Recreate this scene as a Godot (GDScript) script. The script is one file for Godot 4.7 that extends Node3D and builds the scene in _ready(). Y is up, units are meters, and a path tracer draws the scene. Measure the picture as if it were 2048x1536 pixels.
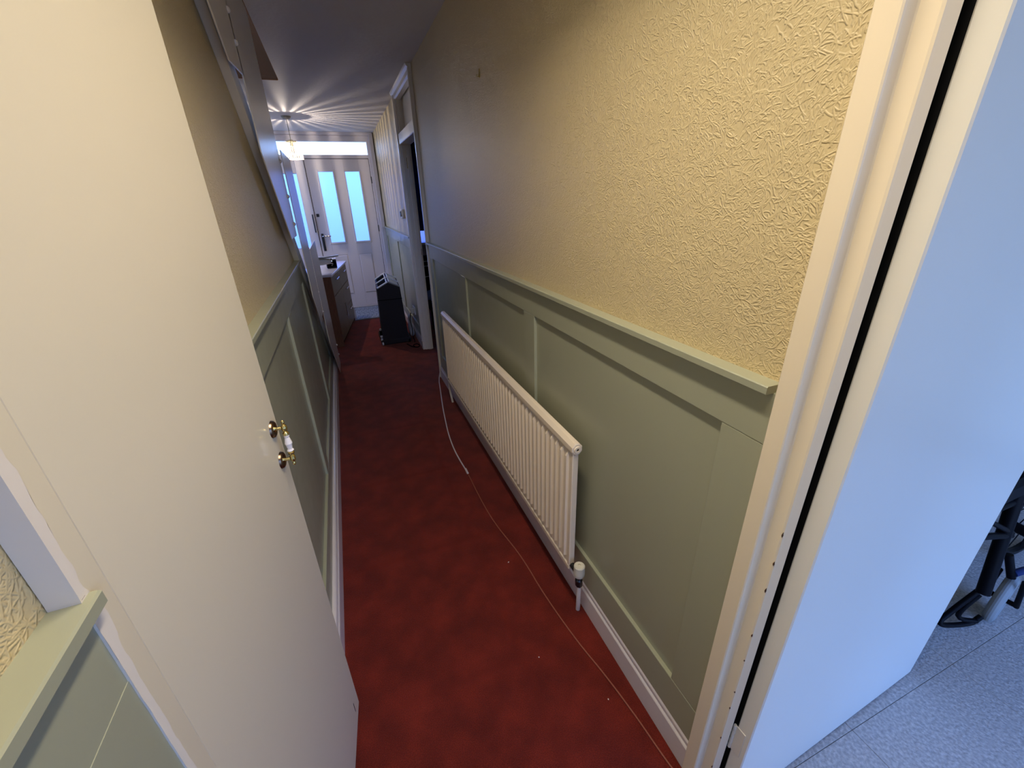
extends Node3D
# A narrow hallway seen from its kitchen end: right wall, left staircase wall, front door at z = -6.95. x to the right, camera over (0, 1.5, 0).

class MB:                                   # collects triangles, then becomes one ArrayMesh
	var v := PackedVector3Array()
	var n := PackedVector3Array()
	var u := PackedVector2Array()
	var xf := Transform3D.IDENTITY
	func tri(a: Vector3, b: Vector3, c: Vector3, na: Vector3, nb: Vector3, nc: Vector3) -> void:
		var g := (c - a).cross(b - a)
		if g.length_squared() < 1e-18:
			return
		if g.dot(na + nb + nc) < 0.0:
			var t := b
			b = c
			c = t
			t = nb
			nb = nc
			nc = t
		for q in [[a, na], [b, nb], [c, nc]]:
			v.append(xf * q[0])
			n.append((xf.basis * q[1]).normalized())
			u.append(Vector2(q[0].x + q[0].z, q[0].y))
	func flat(pts: Array, out: Vector3) -> void:            # convex polygon facing roughly along out
		var g: Vector3 = (pts[2] - pts[0]).cross(pts[1] - pts[0]).normalized()
		if g.dot(out) < 0.0:
			g = -g
		for i in range(1, pts.size() - 1):
			tri(pts[0], pts[i], pts[i + 1], g, g, g)
	func box(lo: Vector3, hi: Vector3, b := 0.0) -> void:
		var c := (lo + hi) / 2.0
		var h := (hi - lo) / 2.0
		b = minf(b, minf(h.x, minf(h.y, h.z)) * 0.9)
		var e := [Vector3(1, 0, 0), Vector3(0, 1, 0), Vector3(0, 0, 1)]
		var hh := [h.x, h.y, h.z]
		for k in 3:
			var i := (k + 1) % 3
			var j := (k + 2) % 3
			for s in [-1.0, 1.0]:
				var f: Vector3 = c + e[k] * s * hh[k]
				var p := []
				for q in [[-1, -1], [1, -1], [1, 1], [-1, 1]]:
					p.append(f + e[i] * q[0] * (hh[i] - b) + e[j] * q[1] * (hh[j] - b))
				flat(p, e[k] * s)
			if b > 0.0:
				for si in [-1.0, 1.0]:
					for sj in [-1.0, 1.0]:
						var p2 := []
						for q in [[-1, 0], [1, 0], [1, 1], [-1, 1]]:
							var inner: bool = q[1] == 0
							p2.append(c + e[k] * q[0] * (hh[k] - b) + e[i] * si * (hh[i] - (0.0 if inner else b)) + e[j] * sj * (hh[j] - (b if inner else 0.0)))
						flat(p2, e[i] * si + e[j] * sj)
		if b > 0.0:
			for sx in [-1.0, 1.0]:
				for sy in [-1.0, 1.0]:
					for sz in [-1.0, 1.0]:
						var s3 := Vector3(sx, sy, sz)
						flat([c + s3 * Vector3(h.x, h.y - b, h.z - b), c + s3 * Vector3(h.x - b, h.y, h.z - b), c + s3 * Vector3(h.x - b, h.y - b, h.z)], s3)
	func at(axis: String, p: Vector2, d: float) -> Vector3:
		# x: polygon in (z, y); y: polygon in (x, z); z: polygon in (x, y)
		return Vector3(d, p.y, p.x) if axis == "x" else (Vector3(p.x, d, p.y) if axis == "y" else Vector3(p.x, p.y, d))
	func prism(axis: String, pts: Array, d0: float, d1: float, b := 0.0) -> void:
		var poly := PackedVector2Array(pts)
		if Geometry2D.is_polygon_clockwise(poly):
			poly.reverse()
		var inner := poly
		if b > 0.0:
			var off := Geometry2D.offset_polygon(poly, -b, Geometry2D.JOIN_MITER)
			if off.size() == 1 and off[0].size() == poly.size():
				inner = off[0]
				var best := 0
				for i in inner.size():
					if inner[i].distance_to(poly[0]) < inner[best].distance_to(poly[0]):
						best = i
				var r := PackedVector2Array()
				for i in inner.size():
					r.append(inner[(best + i) % inner.size()])
				inner = r
			else:
				b = 0.0
		var ids := Geometry2D.triangulate_polygon(inner)
		var m := poly.size()
		for side in [[d0, -1.0, d0 + b], [d1, 1.0, d1 - b]]:
			var sg: float = side[1] * (1.0 if d1 > d0 else -1.0)
			var nn := at(axis, Vector2.ZERO, sg)
			for i in range(0, ids.size(), 3):
				tri(at(axis, inner[ids[i]], side[0]), at(axis, inner[ids[i + 1]], side[0]), at(axis, inner[ids[i + 2]], side[0]), nn, nn, nn)
			if b > 0.0:
				for i in m:
					var k := (i + 1) % m
					var dd := (poly[k] - poly[i]).normalized()
					flat([at(axis, inner[i], side[0]), at(axis, inner[k], side[0]), at(axis, poly[k], side[2]), at(axis, poly[i], side[2])], at(axis, Vector2(dd.y, -dd.x), 0.0) + nn)
		for i in m:
			var k := (i + 1) % m
			var dd := (poly[k] - poly[i]).normalized()
			flat([at(axis, poly[i], d0 + b), at(axis, poly[k], d0 + b), at(axis, poly[k], d1 - b), at(axis, poly[i], d1 - b)], at(axis, Vector2(dd.y, -dd.x), 0.0))
	func lathe(prof: Array, o: Vector3, axis: Vector3, seg := 24) -> void:     # prof: Vector2(radius, height along axis)
		var a := axis.normalized()
		var x := a.cross(Vector3(0.3, 0.2, 1).normalized() if absf(a.z) < 0.9 else Vector3(1, 0, 0)).normalized()
		var y := a.cross(x)
		for i in prof.size() - 1:
			var p: Vector2 = prof[i]
			var q: Vector2 = prof[i + 1]
			var t := (q - p).normalized()
			for s in seg:
				var d := []
				for w in [s, s + 1]:
					d.append(x * cos(TAU * w / seg) + y * sin(TAU * w / seg))
				var nl := []
				for w in 2:
					nl.append((d[w] * t.y - a * t.x).normalized())
				var p0: Vector3 = o + a * p.y + d[0] * p.x
				var p1: Vector3 = o + a * p.y + d[1] * p.x
				var q0: Vector3 = o + a * q.y + d[0] * q.x
				var q1: Vector3 = o + a * q.y + d[1] * q.x
				tri(p0, p1, q1, nl[0], nl[1], nl[1])
				tri(p0, q1, q0, nl[0], nl[1], nl[0])
	func tube(pts: Array, r: float, seg := 10) -> void:
		var rings := []
		var up := Vector3(0.13, 1, 0.21).normalized()
		for i in pts.size():
			var t: Vector3 = (pts[mini(i + 1, pts.size() - 1)] - pts[maxi(i - 1, 0)]).normalized()
			var x := t.cross(up)
			if x.length() < 0.05:
				x = t.cross(Vector3(1, 0, 0.1))
			x = x.normalized()
			var y := t.cross(x).normalized()
			up = x.cross(t).normalized() if absf(t.dot(up)) > 0.9 else up
			var ring := []
			for s in seg:
				var d := x * cos(TAU * s / seg) + y * sin(TAU * s / seg)
				ring.append([pts[i] + d * r, d])
			rings.append(ring)
		for i in rings.size() - 1:
			for s in seg:
				var k := (s + 1) % seg
				var a0 = rings[i][s]
				var a1 = rings[i][k]
				var b0 = rings[i + 1][s]
				var b1 = rings[i + 1][k]
				tri(a0[0], a1[0], b1[0], a0[1], a1[1], b1[1])
				tri(a0[0], b1[0], b0[0], a0[1], b1[1], b0[1])
		for e in [[0, 1], [rings.size() - 1, rings.size() - 2]]:
			var o: Vector3 = (pts[e[0]] - pts[e[1]]).normalized()
			var cap := []
			for s in seg:
				cap.append(rings[e[0]][s][0])
			flat(cap, o)
	func bar(a: Vector3, b: Vector3, r: float, seg := 12) -> void:
		tube([a, b], r, seg)
	func blob(c: Vector3, r: Vector3, seg := 14) -> void:
		for i in seg:
			for j in seg * 2:
				var p := []
				for q in [[i, j], [i + 1, j], [i + 1, j + 1], [i, j + 1]]:
					var th: float = PI * q[0] / seg
					var ph: float = PI * q[1] / seg
					p.append(Vector3(sin(th) * cos(ph), cos(th), sin(th) * sin(ph)))
				tri(c + p[0] * r, c + p[1] * r, c + p[2] * r, p[0] / r, p[1] / r, p[2] / r)
				tri(c + p[0] * r, c + p[2] * r, c + p[3] * r, p[0] / r, p[2] / r, p[3] / r)
	func mesh() -> ArrayMesh:
		var a := []
		a.resize(Mesh.ARRAY_MAX)
		a[Mesh.ARRAY_VERTEX] = v
		a[Mesh.ARRAY_NORMAL] = n
		a[Mesh.ARRAY_TEX_UV] = u
		var m := ArrayMesh.new()
		m.add_surface_from_arrays(Mesh.PRIMITIVE_TRIANGLES, a)
		return m

var M := {}
var rng := RandomNumberGenerator.new()

func c8(r: float, g: float, b: float, a := 1.0) -> Color:
	return Color(r / 255.0, g / 255.0, b / 255.0, a)

func mat(key: String, col: Color, rough := 0.6, metal := 0.0) -> StandardMaterial3D:
	var m := StandardMaterial3D.new()
	m.resource_name = key
	m.albedo_color = col
	m.roughness = rough
	m.metallic = metal
	M[key] = m
	return m

func tri_uv(m: StandardMaterial3D, scale: Vector3) -> void:
	m.uv1_triplanar = true
	m.uv1_world_triplanar = true
	m.uv1_scale = scale

func noise_tex(freq: float, oct: int, lo: Color, hi: Color, sd: int, size := 512, kind := FastNoiseLite.TYPE_SIMPLEX_SMOOTH) -> NoiseTexture2D:
	var f := FastNoiseLite.new()
	f.noise_type = kind
	f.seed = sd
	f.frequency = freq
	f.fractal_octaves = oct
	var t := NoiseTexture2D.new()
	t.width = size
	t.height = size
	t.seamless = true
	t.noise = f
	var g := Gradient.new()
	g.set_color(0, lo)
	g.set_color(1, hi)
	t.color_ramp = g
	return t

func obj(called: String, mb: MB, material: Material, parent: Node = self) -> MeshInstance3D:
	var o := MeshInstance3D.new()
	o.name = called
	o.mesh = mb.mesh()
	o.material_override = material
	parent.add_child(o, true)
	return o

func tag(o: Node, label: String, category: String, group := "", kind := "") -> Node:
	o.set_meta("label", label)
	if category:
		o.set_meta("category", category)
	if group:
		o.set_meta("group", group)
	if kind:
		o.set_meta("kind", kind)
	return o

func thing(called: String, label: String, category: String, at := Vector3.ZERO, turn := 0.0, group := "", kind := "") -> Node3D:
	var o := Node3D.new()
	o.name = called
	add_child(o, true)
	o.position = at
	o.rotation.y = turn
	tag(o, label, category, group, kind)
	return o

func bx(called: String, lo: Vector3, hi: Vector3, b: float, m: Material, parent: Node = self) -> MeshInstance3D:
	var mb := MB.new()
	mb.box(lo, hi, b)
	return obj(called, mb, m, parent)

func pr(called: String, axis: String, pts: Array, d0: float, d1: float, b: float, m: Material, parent: Node = self) -> MeshInstance3D:
	var mb := MB.new()
	mb.prism(axis, pts, d0, d1, b)
	return obj(called, mb, m, parent)

func V(x: float, y: float, z: float) -> Vector3:
	return Vector3(x, y, z)

func P(x: float, y: float) -> Vector2:
	return Vector2(x, y)

func rect(a: float, b: float, c: float, d: float) -> Array:
	return [P(a, b), P(c, b), P(c, d), P(a, d)]

# ---------------------------------------------------------------- textures
func scratch_relief(size: int, strokes: int, sd: int) -> ImageTexture:
	# an embossed wallpaper: short ridges that change direction from patch to patch, with a fine grain
	var r := RandomNumberGenerator.new()
	r.seed = sd
	var h := PackedFloat32Array()
	h.resize(size * size)
	var fl := FastNoiseLite.new()
	fl.seed = sd
	fl.frequency = 0.011
	for k in strokes:
		var x := r.randf() * size
		var y := r.randf() * size
		var lon := r.randf() < 0.14
		if fl.get_noise_2d(x * 1.3 + 500.0, y * 1.3) < -0.12 and r.randf() < 0.65:
			continue
		var ang := PI * 2.2 * fl.get_noise_2d(floorf(x / 110.0) * 61.0, floorf(y / 120.0) * 47.0) * 2.0 + r.randfn(0.0, 0.75)
		var bend := r.randfn(0.0, 0.035)
		var n := int(r.randf_range(30, 85)) if lon else int(r.randf_range(8, 30))
		var w := r.randf_range(1.5, 2.3) if lon else r.randf_range(1.2, 2.1)
		var amp := r.randf_range(0.45, 1.0)
		var iw := int(ceilf(w + 1.0))
		for s in n:
			ang += bend
			x += cos(ang)
			y += sin(ang)
			var endf := minf(1.0, minf(s, n - 1 - s) / 4.0 + 0.3)
			for dy in range(-iw, iw + 1):
				for dx in range(-iw, iw + 1):
					var px := posmod(int(x) + dx, size)
					var py := posmod(int(y) + dy, size)
					var q := absf(-sin(ang) * dx + cos(ang) * dy) / w
					if q < 1.0:
						var val := amp * endf * (1.0 - q * q)
						var i := py * size + px
						if val > h[i]:
							h[i] = val
	var gr := FastNoiseLite.new()
	gr.seed = sd + 1
	gr.frequency = 0.1
	var im := Image.create(size, size, false, Image.FORMAT_RF)
	for y in size:
		for x in size:
			var g := 0.72 * h[y * size + x] + 0.2 * (1.0 + gr.get_noise_2d(x, y))
			im.set_pixel(x, y, Color(g, g, g))
	return ImageTexture.create_from_image(im)

func materials() -> void:
	var relief := scratch_relief(1024, 17000, 7)
	var wp := mat("wallpaper", c8(206, 187, 142), 0.48)
	wp.heightmap_enabled = true
	wp.heightmap_texture = relief
	wp.heightmap_scale = 0.135
	tri_uv(wp, Vector3.ONE / 0.66)
	var pl := mat("ceiling_paint", c8(212, 208, 206), 0.75)
	pl.heightmap_enabled = true
	pl.heightmap_texture = noise_tex(0.03, 3, Color.BLACK, Color.WHITE, 5)
	pl.heightmap_scale = 0.12
	tri_uv(pl, Vector3.ONE * 1.4)
	mat("plain_wall", c8(205, 198, 180), 0.8)
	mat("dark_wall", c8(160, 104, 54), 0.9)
	var sage := mat("sage_paint", c8(162, 163, 138), 0.36)
	sage.roughness_texture = noise_tex(0.02, 2, Color(0.8, 0.8, 0.8), Color.WHITE, 8, 256)
	tri_uv(sage, Vector3.ONE * 2.0)
	var wh := mat("gloss_white", c8(232, 224, 208), 0.28)
	wh.heightmap_enabled = true
	wh.heightmap_texture = noise_tex(0.012, 3, Color.BLACK, Color.WHITE, 15, 256)
	wh.heightmap_scale = 0.05
	tri_uv(wh, Vector3(6, 0.8, 6))
	var cd := mat("cream_door", c8(226, 214, 186), 0.42)
	cd.clearcoat_enabled = true
	cd.clearcoat = 0.5
	cd.clearcoat_roughness = 0.12
	mat("cream_trim", c8(238, 222, 192), 0.34)
	mat("white_door", c8(236, 231, 217), 0.3)
	var skirt := mat("skirting_white", c8(224, 216, 212), 0.3)
	skirt.clearcoat_enabled = true
	skirt.clearcoat = 0.4
	mat("upvc", c8(214, 208, 214), 0.38)
	mat("seal_black", c8(22, 22, 26), 0.7)
	mat("filler", c8(224, 214, 200), 0.95)
	mat("bare_plaster", c8(172, 156, 138), 0.95)
	var cp := mat("carpet", Color.WHITE, 0.95)
	cp.metallic_specular = 0.3
	cp.albedo_texture = noise_tex(0.008, 4, c8(112, 35, 22), c8(148, 49, 32), 21)
	cp.detail_enabled = true
	cp.detail_albedo = noise_tex(0.35, 2, Color(0.62, 0.62, 0.62), Color(1, 1, 1), 33, 512)
	cp.detail_blend_mode = BaseMaterial3D.BLEND_MODE_MUL
	cp.heightmap_enabled = true
	cp.heightmap_texture = noise_tex(0.32, 2, Color.BLACK, Color.WHITE, 34)
	cp.heightmap_scale = 0.3
	cp.rim_enabled = true
	cp.rim = 0.18
	cp.rim_tint = 0.9
	tri_uv(cp, Vector3.ONE * 1.6)
	var vy := mat("vinyl_tile", Color.WHITE, 0.5)
	vy.albedo_texture = noise_tex(0.05, 4, c8(158, 152, 148), c8(222, 214, 206), 41)
	vy.heightmap_enabled = true
	vy.heightmap_texture = noise_tex(0.06, 3, Color.BLACK, Color.WHITE, 42)
	vy.heightmap_scale = 0.14
	tri_uv(vy, Vector3.ONE * 3.0)
	mat("vinyl_joint", c8(104, 100, 100), 0.8)
	mat("radiator_enamel", c8(236, 220, 196), 0.4)
	mat("brass", c8(205, 186, 122), 0.22, 1.0)
	mat("brass_dark", c8(128, 106, 86), 0.3, 1.0)
	mat("porcelain", c8(236, 228, 222), 0.12)
	mat("chrome", c8(215, 218, 224), 0.18, 1.0)
	mat("steel_dark", c8(70, 70, 72), 0.35, 0.9)
	var wd := mat("dark_wood", Color.WHITE, 0.35)
	wd.albedo_texture = noise_tex(0.02, 4, c8(92, 60, 42), c8(128, 88, 62), 51)
	tri_uv(wd, Vector3(14, 1.0, 14))
	var wf := mat("wood_front", Color.WHITE, 0.42)
	wf.metallic_specular = 0.3
	wf.albedo_texture = noise_tex(0.02, 4, c8(112, 98, 80), c8(152, 134, 112), 52)
	tri_uv(wf, Vector3(10, 1.2, 10))
	mat("white_top", c8(212, 208, 214), 0.16)
	mat("black_plastic", c8(46, 43, 46), 0.5).metallic_specular = 0.25
	mat("black_deep", c8(10, 11, 15), 0.9).metallic_specular = 0.08
	mat("silver_trim", c8(226, 230, 236), 0.3)
	mat("grey_trim", c8(150, 152, 150), 0.4)
	var gm := mat("mat_fibre", Color.WHITE, 0.9)
	gm.albedo_texture = noise_tex(0.03, 4, c8(70, 78, 92), c8(178, 186, 200), 61, 256)
	tri_uv(gm, Vector3(16, 5, 0.9))
	var nv := mat("navy", c8(24, 44, 92), 0.9)
	nv.backlight_enabled = true
	nv.backlight = c8(46, 58, 84)
	mat("pale_blue", c8(126, 150, 206), 0.8)
	mat("bag_white", c8(205, 212, 230), 0.35)
	mat("cable_white", c8(206, 196, 200), 0.5)
	mat("cable_brown", c8(150, 84, 62), 0.7)
	mat("tyre_grey", c8(150, 152, 150), 0.7)
	mat("frame_black", c8(16, 16, 20), 0.4).metallic_specular = 0.2
	mat("ivory_plastic", c8(214, 208, 188), 0.5)
	mat("lamp_white", c8(240, 236, 226), 0.5)
	var fg := mat("frosted_glass", c8(150, 182, 250, 0.0), 0.42)
	fg.refraction_enabled = true
	fg.refraction_scale = 0.05
	var bg := mat("blue_glass", c8(118, 128, 200, 0.0), 0.42)
	bg.refraction_enabled = true
	bg.refraction_scale = 0.05
	var cg := mat("clear_glass", c8(255, 255, 255, 0.05), 0.03)
	cg.transparency = BaseMaterial3D.TRANSPARENCY_ALPHA
	var sg := mat("shade_glass", c8(255, 250, 240, 0.10), 0.05)
	sg.transparency = BaseMaterial3D.TRANSPARENCY_ALPHA
	var sr := mat("shade_rib", c8(255, 246, 232, 0.93), 0.08)
	sr.transparency = BaseMaterial3D.TRANSPARENCY_ALPHA
	var bulb := mat("bulb_glow", c8(255, 236, 206), 0.5)
	bulb.emission_enabled = true
	bulb.emission = c8(255, 226, 186)
	bulb.emission_energy_multiplier = 6.0
	var fil := mat("filament_glow", c8(255, 236, 206), 0.5)
	fil.emission_enabled = true
	fil.emission = c8(255, 238, 220)
	fil.emission_energy_multiplier = 30000.0
	var disc := mat("lamp_glow", c8(255, 240, 220), 0.5)
	disc.emission_enabled = true
	disc.emission = c8(255, 226, 180)
	disc.emission_energy_multiplier = 1.5

const CEIL := 2.38

func _ready() -> void:
	rng.seed = 11
	# ------------------------------------------------ camera, sky, lights, exposure
	var cam := Camera3D.new()
	cam.name = "camera"
	cam.keep_aspect = Camera3D.KEEP_HEIGHT
	cam.fov = 85.157
	cam.near = 0.03
	cam.far = 200.0
	cam.position = V(0, 1.5, 0)
	cam.rotation = V(deg_to_rad(-23.98997), deg_to_rad(-20.61315), deg_to_rad(-1.85734))
	add_child(cam, true)
	cam.current = true
	var sky := ProceduralSkyMaterial.new()
	sky.sky_top_color = c8(90, 142, 238)
	sky.sky_horizon_color = c8(168, 200, 252)
	sky.ground_horizon_color = c8(122, 150, 196)
	sky.ground_bottom_color = c8(96, 112, 138)
	sky.sky_energy_multiplier = 1.0
	sky.sun_angle_max = 1.0
	var env := Environment.new()
	env.background_mode = Environment.BG_SKY
	env.sky = Sky.new()
	env.sky.sky_material = sky
	env.background_energy_multiplier = 6.2
	env.tonemap_mode = Environment.TONE_MAPPER_LINEAR
	env.tonemap_exposure = 1.0
	env.sdfgi_enabled = true
	env.ssao_enabled = true
	env.ssil_enabled = true
	var we := WorldEnvironment.new()
	we.name = "world_environment"
	we.environment = env
	add_child(we, true)
	var hall_light := AreaLight3D.new()            # the hall's ceiling lamp, over the camera
	hall_light.name = "hall_lamp_light"
	hall_light.area_size = Vector2(0.10, 0.9)
	hall_light.position = V(0.20, 2.309, -0.55)
	hall_light.rotation.x = -PI / 2
	hall_light.light_color = c8(255, 242, 222)
	hall_light.light_energy = 1.95
	hall_light.area_range = 14.0
	hall_light.shadow_enabled = true
	add_child(hall_light, true)

	materials()
	structure()
	panelling()
	doors()
	front()
	stairs()
	radiator()
	furniture()
	side_room()
	kitchen()
	small_things()

# ---------------------------------------------------------------- the shell
func structure() -> void:
	# hall floor: one carpet, narrow beside the stairs and wider by the front door
	var fl := MB.new()
	fl.prism("y", [P(-0.30, 0.75), P(0.70, 0.75), P(0.70, -6.12), P(-1.2, -6.12), P(-1.2, -4.3), P(-0.30, -4.3)], -0.1, 0.0)
	tag(obj("floor", fl, M.carpet), "worn dark red fitted carpet running the length of the hallway", "floor", "", "structure")
	tag(bx("floor_001", V(-1.2, -0.1, -7.05), V(0.70, -0.002, -6.12), 0, M.vinyl_joint), "grey hard floor in front of the white front door", "floor", "", "structure")
	# ceiling with the stairwell opening over the stairs
	var ce := MB.new()
	ce.prism("y", [P(-0.232, 0.75), P(3.7, 0.75), P(3.7, -7.05), P(-1.2, -7.05), P(-1.2, -4.25), P(-0.232, -4.25)], CEIL, CEIL + 0.12)
	ce.box(V(-0.6, CEIL, -0.9), V(-0.232, CEIL + 0.12, 0.75))
	ce.box(V(-0.4, CEIL, 0.75), V(3.8, CEIL + 0.12, 1.7))
	tag(obj("ceiling", ce, M.ceiling_paint), "shadowy painted ceiling above the hallway with lamp rays near the front door", "ceiling", "", "structure")
	# right wall
	tag(bx("wall_right", V(0.668, 0, -3.62), V(0.746, CEIL, -0.40), 0, M.wallpaper), "cream wall with embossed scratchy wallpaper above the long radiator", "wall", "", "structure")
	tag(bx("wall_right_001", V(0.668, 0, -7.05), V(0.746, CEIL, -4.45), 0, M.wallpaper), "embossed wall between the far doorway and the front door", "wall", "", "structure")
	tag(bx("wall_right_002", V(0.668, 0, 0.46), V(0.77, CEIL, 0.75), 0, M.wallpaper), "short embossed wall beyond the kitchen doorway", "wall", "", "structure")
	# left wall: under the stairs it is cut along their slope
	var sp := MB.new()
	sp.prism("x", [P(-0.97, 0), P(-0.97, CEIL), P(-1.49, CEIL), P(-4.38, 0.04), P(-4.38, 0.0)], -0.345, -0.285)
	tag(obj("wall_left", sp, M.wallpaper), "embossed wallpaper wall under the stairs, cut along their slope", "wall", "", "structure")
	tag(bx("wall_left_001", V(-0.385, 0, -0.385), V(-0.285, CEIL, 0.75), 0, M.wallpaper), "embossed wallpaper above the green ledge nearest the camera", "wall", "", "structure")
	tag(bx("wall_left_002", V(-0.345, 1.97, -0.97), V(-0.285, CEIL, -0.375), 0, M.wallpaper), "wall over the cream cupboard door", "wall", "", "structure")
	var ws := MB.new()
	ws.box(V(-1.3, 0, -7.05), V(-1.2, 0.95, 0.0))
	ws.box(V(-1.3, 2.2, -7.05), V(-1.2, 2.8, 0.0))
	ws.box(V(-1.3, 0.95, -5.75), V(-1.2, 2.2, 0.0))
	ws.box(V(-1.3, 0.95, -7.05), V(-1.2, 2.2, -6.75))
	tag(bx("window_6", V(-1.26, 0.95, -6.75), V(-1.254, 2.2, -5.75), 0, M.clear_glass), "side window lighting the entrance, behind the stair boards", "window", "", "structure")
	ws.box(V(-1.3, 4.5, -7.05), V(-1.2, 5.0, 0.0))
	ws.box(V(-1.3, 2.8, -7.05), V(-1.2, 4.5, -3.6))
	ws.box(V(-1.3, 2.8, -1.5), V(-1.2, 4.5, 0.0))
	tag(bx("window_5", V(-1.26, 2.8, -3.6), V(-1.254, 4.5, -1.5), 0, M.clear_glass), "landing window up the stairs", "window", "", "structure")
	tag(obj("wall_stair", ws, M.plain_wall), "pale outer wall on the far side of the staircase", "wall", "", "structure")
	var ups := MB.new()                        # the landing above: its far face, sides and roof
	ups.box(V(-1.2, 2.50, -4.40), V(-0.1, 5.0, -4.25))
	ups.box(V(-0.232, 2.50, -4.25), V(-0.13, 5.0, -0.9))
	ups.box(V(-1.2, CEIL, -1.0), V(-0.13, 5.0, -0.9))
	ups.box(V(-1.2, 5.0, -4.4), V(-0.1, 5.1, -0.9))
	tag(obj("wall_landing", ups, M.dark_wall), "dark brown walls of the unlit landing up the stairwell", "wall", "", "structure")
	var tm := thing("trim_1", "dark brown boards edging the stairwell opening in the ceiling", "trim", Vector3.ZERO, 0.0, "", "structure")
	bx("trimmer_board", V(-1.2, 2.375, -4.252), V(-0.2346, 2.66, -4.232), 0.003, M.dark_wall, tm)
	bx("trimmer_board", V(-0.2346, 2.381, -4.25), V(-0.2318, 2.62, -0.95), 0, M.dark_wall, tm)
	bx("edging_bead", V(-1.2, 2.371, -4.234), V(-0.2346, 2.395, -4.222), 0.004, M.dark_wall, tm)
	# cupboard under the stairs, closed off behind its door
	tag(bx("wall_cupboard", V(-1.2, 0, -1.02), V(-0.345, CEIL, -0.97), 0, M.plain_wall), "inner wall of the cupboard under the stairs", "wall", "", "structure")
	tag(bx("wall_cupboard_001", V(-1.2, 0, -0.375), V(-0.385, CEIL, -0.32), 0, M.plain_wall), "near inner wall of the cupboard under the stairs", "wall", "", "structure")

func skirting(called: String, side: float, face: float, z0: float, z1: float, label: String) -> void:
	# profile in (x, y), swept along z
	var s := side
	var mb := MB.new()
	mb.prism("z", [P(face, -0.01), P(face, 0.088), P(face + s * 0.002, 0.092), P(face + s * 0.006, 0.097), P(face + s * 0.004, 0.102), P(face + s * 0.004, 0.112), P(face + s * 0.008, 0.122), P(face + s * 0.013, 0.126), P(face + s * 0.03, 0.127), P(face + s * 0.03, -0.01)], z0, z1)
	tag(obj(called, mb, M.skirting_white), label, "skirting board", "", "structure")

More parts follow.
